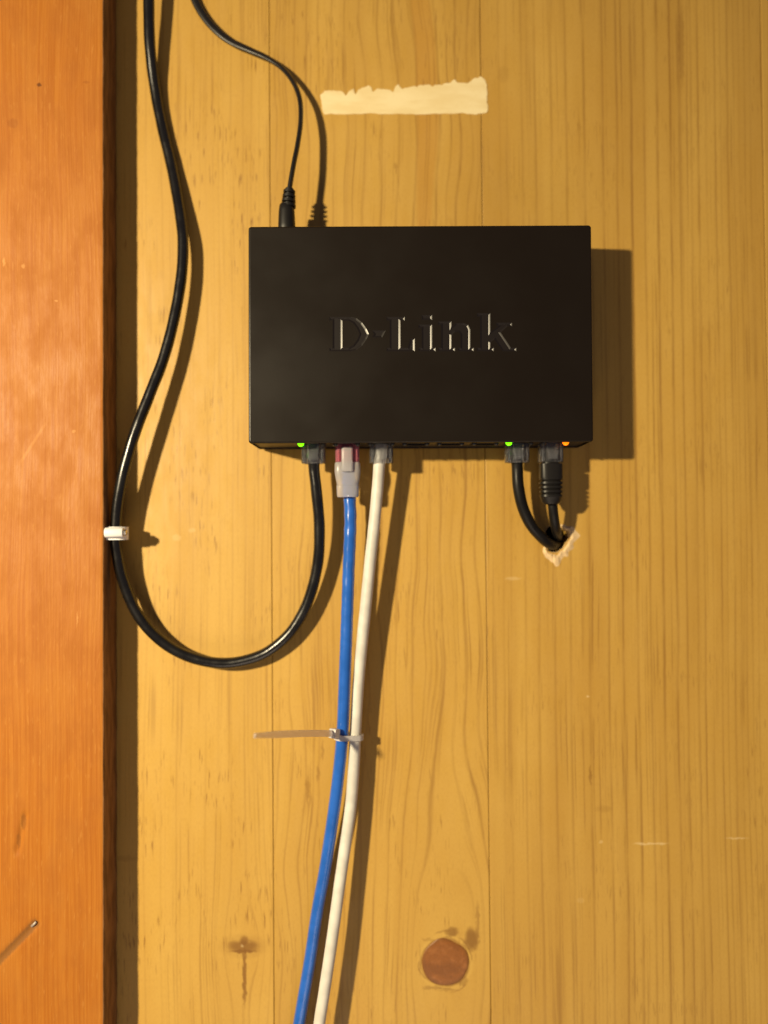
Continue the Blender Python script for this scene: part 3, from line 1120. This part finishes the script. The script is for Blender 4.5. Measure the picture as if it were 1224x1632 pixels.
link('nail_boss', bm, m_clip, clip, smooth=True, angle=40)
bm = bmesh.new()
loft(bm, [superloop(0, 0, z_, w_, w_, 2.0, 18, Matrix.Translation((cp.x - .0006, -(.0120 + .0060), cp.z + .0004)) @ Matrix.Rotation(R(90), 4, 'Y')) for z_, w_ in ((.0030, .0012), (.0052, .0012), (.0052, .0030), (.0060, .0028), (.0062, .0020))])
link('nail', bm, m_steel, clip, smooth=True, angle=40)

# ------------------------------------------------------------------ nylon cable tie
ty = 1174
b0, w0 = P(545.5, ty, .0126), P(566, ty, .0099)
tie = empty('cable_tie', b0, 'translucent nylon cable tie binding the blue and white cables, long tail sticking out left', 'cable tie')
# loop: convex hull of the two cords' sections
bm = bmesh.new()
cs = [(Vector((b0.x, b0.y)), .0030 + .0003), (Vector((w0.x, w0.y)), .0029 + .0003)]
N_ = 48
ri, ro, wz = [], [], .0013
inner = []
for k in range(N_):
    a = 2 * math.pi * k / N_
    d = Vector((math.cos(a), math.sin(a)))
    best = max(cs, key=lambda c_: c_[0].dot(d) + c_[1])
    inner.append((best[0] + d * best[1], d))
zf = lambda p: b0.z - 0.0006 * (p.x - b0.x) / 0.006
lo = []
for p, d in inner:
    q = p + d * .0010
    z0 = zf(p)
    lo.append([Vector((p.x, p.y, z0 - wz)), Vector((q.x, q.y, z0 - wz)), Vector((q.x, q.y, z0 + wz)), Vector((p.x, p.y, z0 + wz))])
rgs = [[bm.verts.new(v) for v in l] for l in lo]
for i in range(N_):
    a, b = rgs[i], rgs[(i + 1) % N_]
    for k in range(4):
        bm.faces.new((a[k], a[(k + 1) % 4], b[(k + 1) % 4], b[k]))
loop = link('strap_loop', bm, m_nylon2, tie, smooth=True, angle=40)
# head and tail: the tail runs out toward the lamp
hp = P(533, 1169, .0185)
tip = P(406, 1172.5, .0710)
dirv = (tip - hp).normalized()
upv = (Vector((0, 0, 1)) - dirv * dirv.z).normalized()
nrm = dirv.cross(upv)
M = Matrix((dirv, upv, nrm)).transposed().to_4x4()
M.translation = hp
bm = bmesh.new()
box(bm, -.0022, .0022, -.0023, .0023, -.0020, .0020, .0005, M)
link('head', bm, m_nylon2, tie, smooth=True, angle=40)
bm = bmesh.new()
L = (tip - hp).length
secs = []
for k in range(15):
    t = k / 14
    w_ = .0015 if t < .75 else .0015 - .0006 * (t - .75) / .25
    bow = .0004 * math.sin(math.pi * t)
    secs.append([M @ Vector((L * t, a * w_ + bow, b * .0005)) for a, b in ((-1, -1), (1, -1), (1, 1), (-1, 1))])
loft(bm, secs)
link('tail', bm, m_nylon, tie, smooth=True, angle=40)
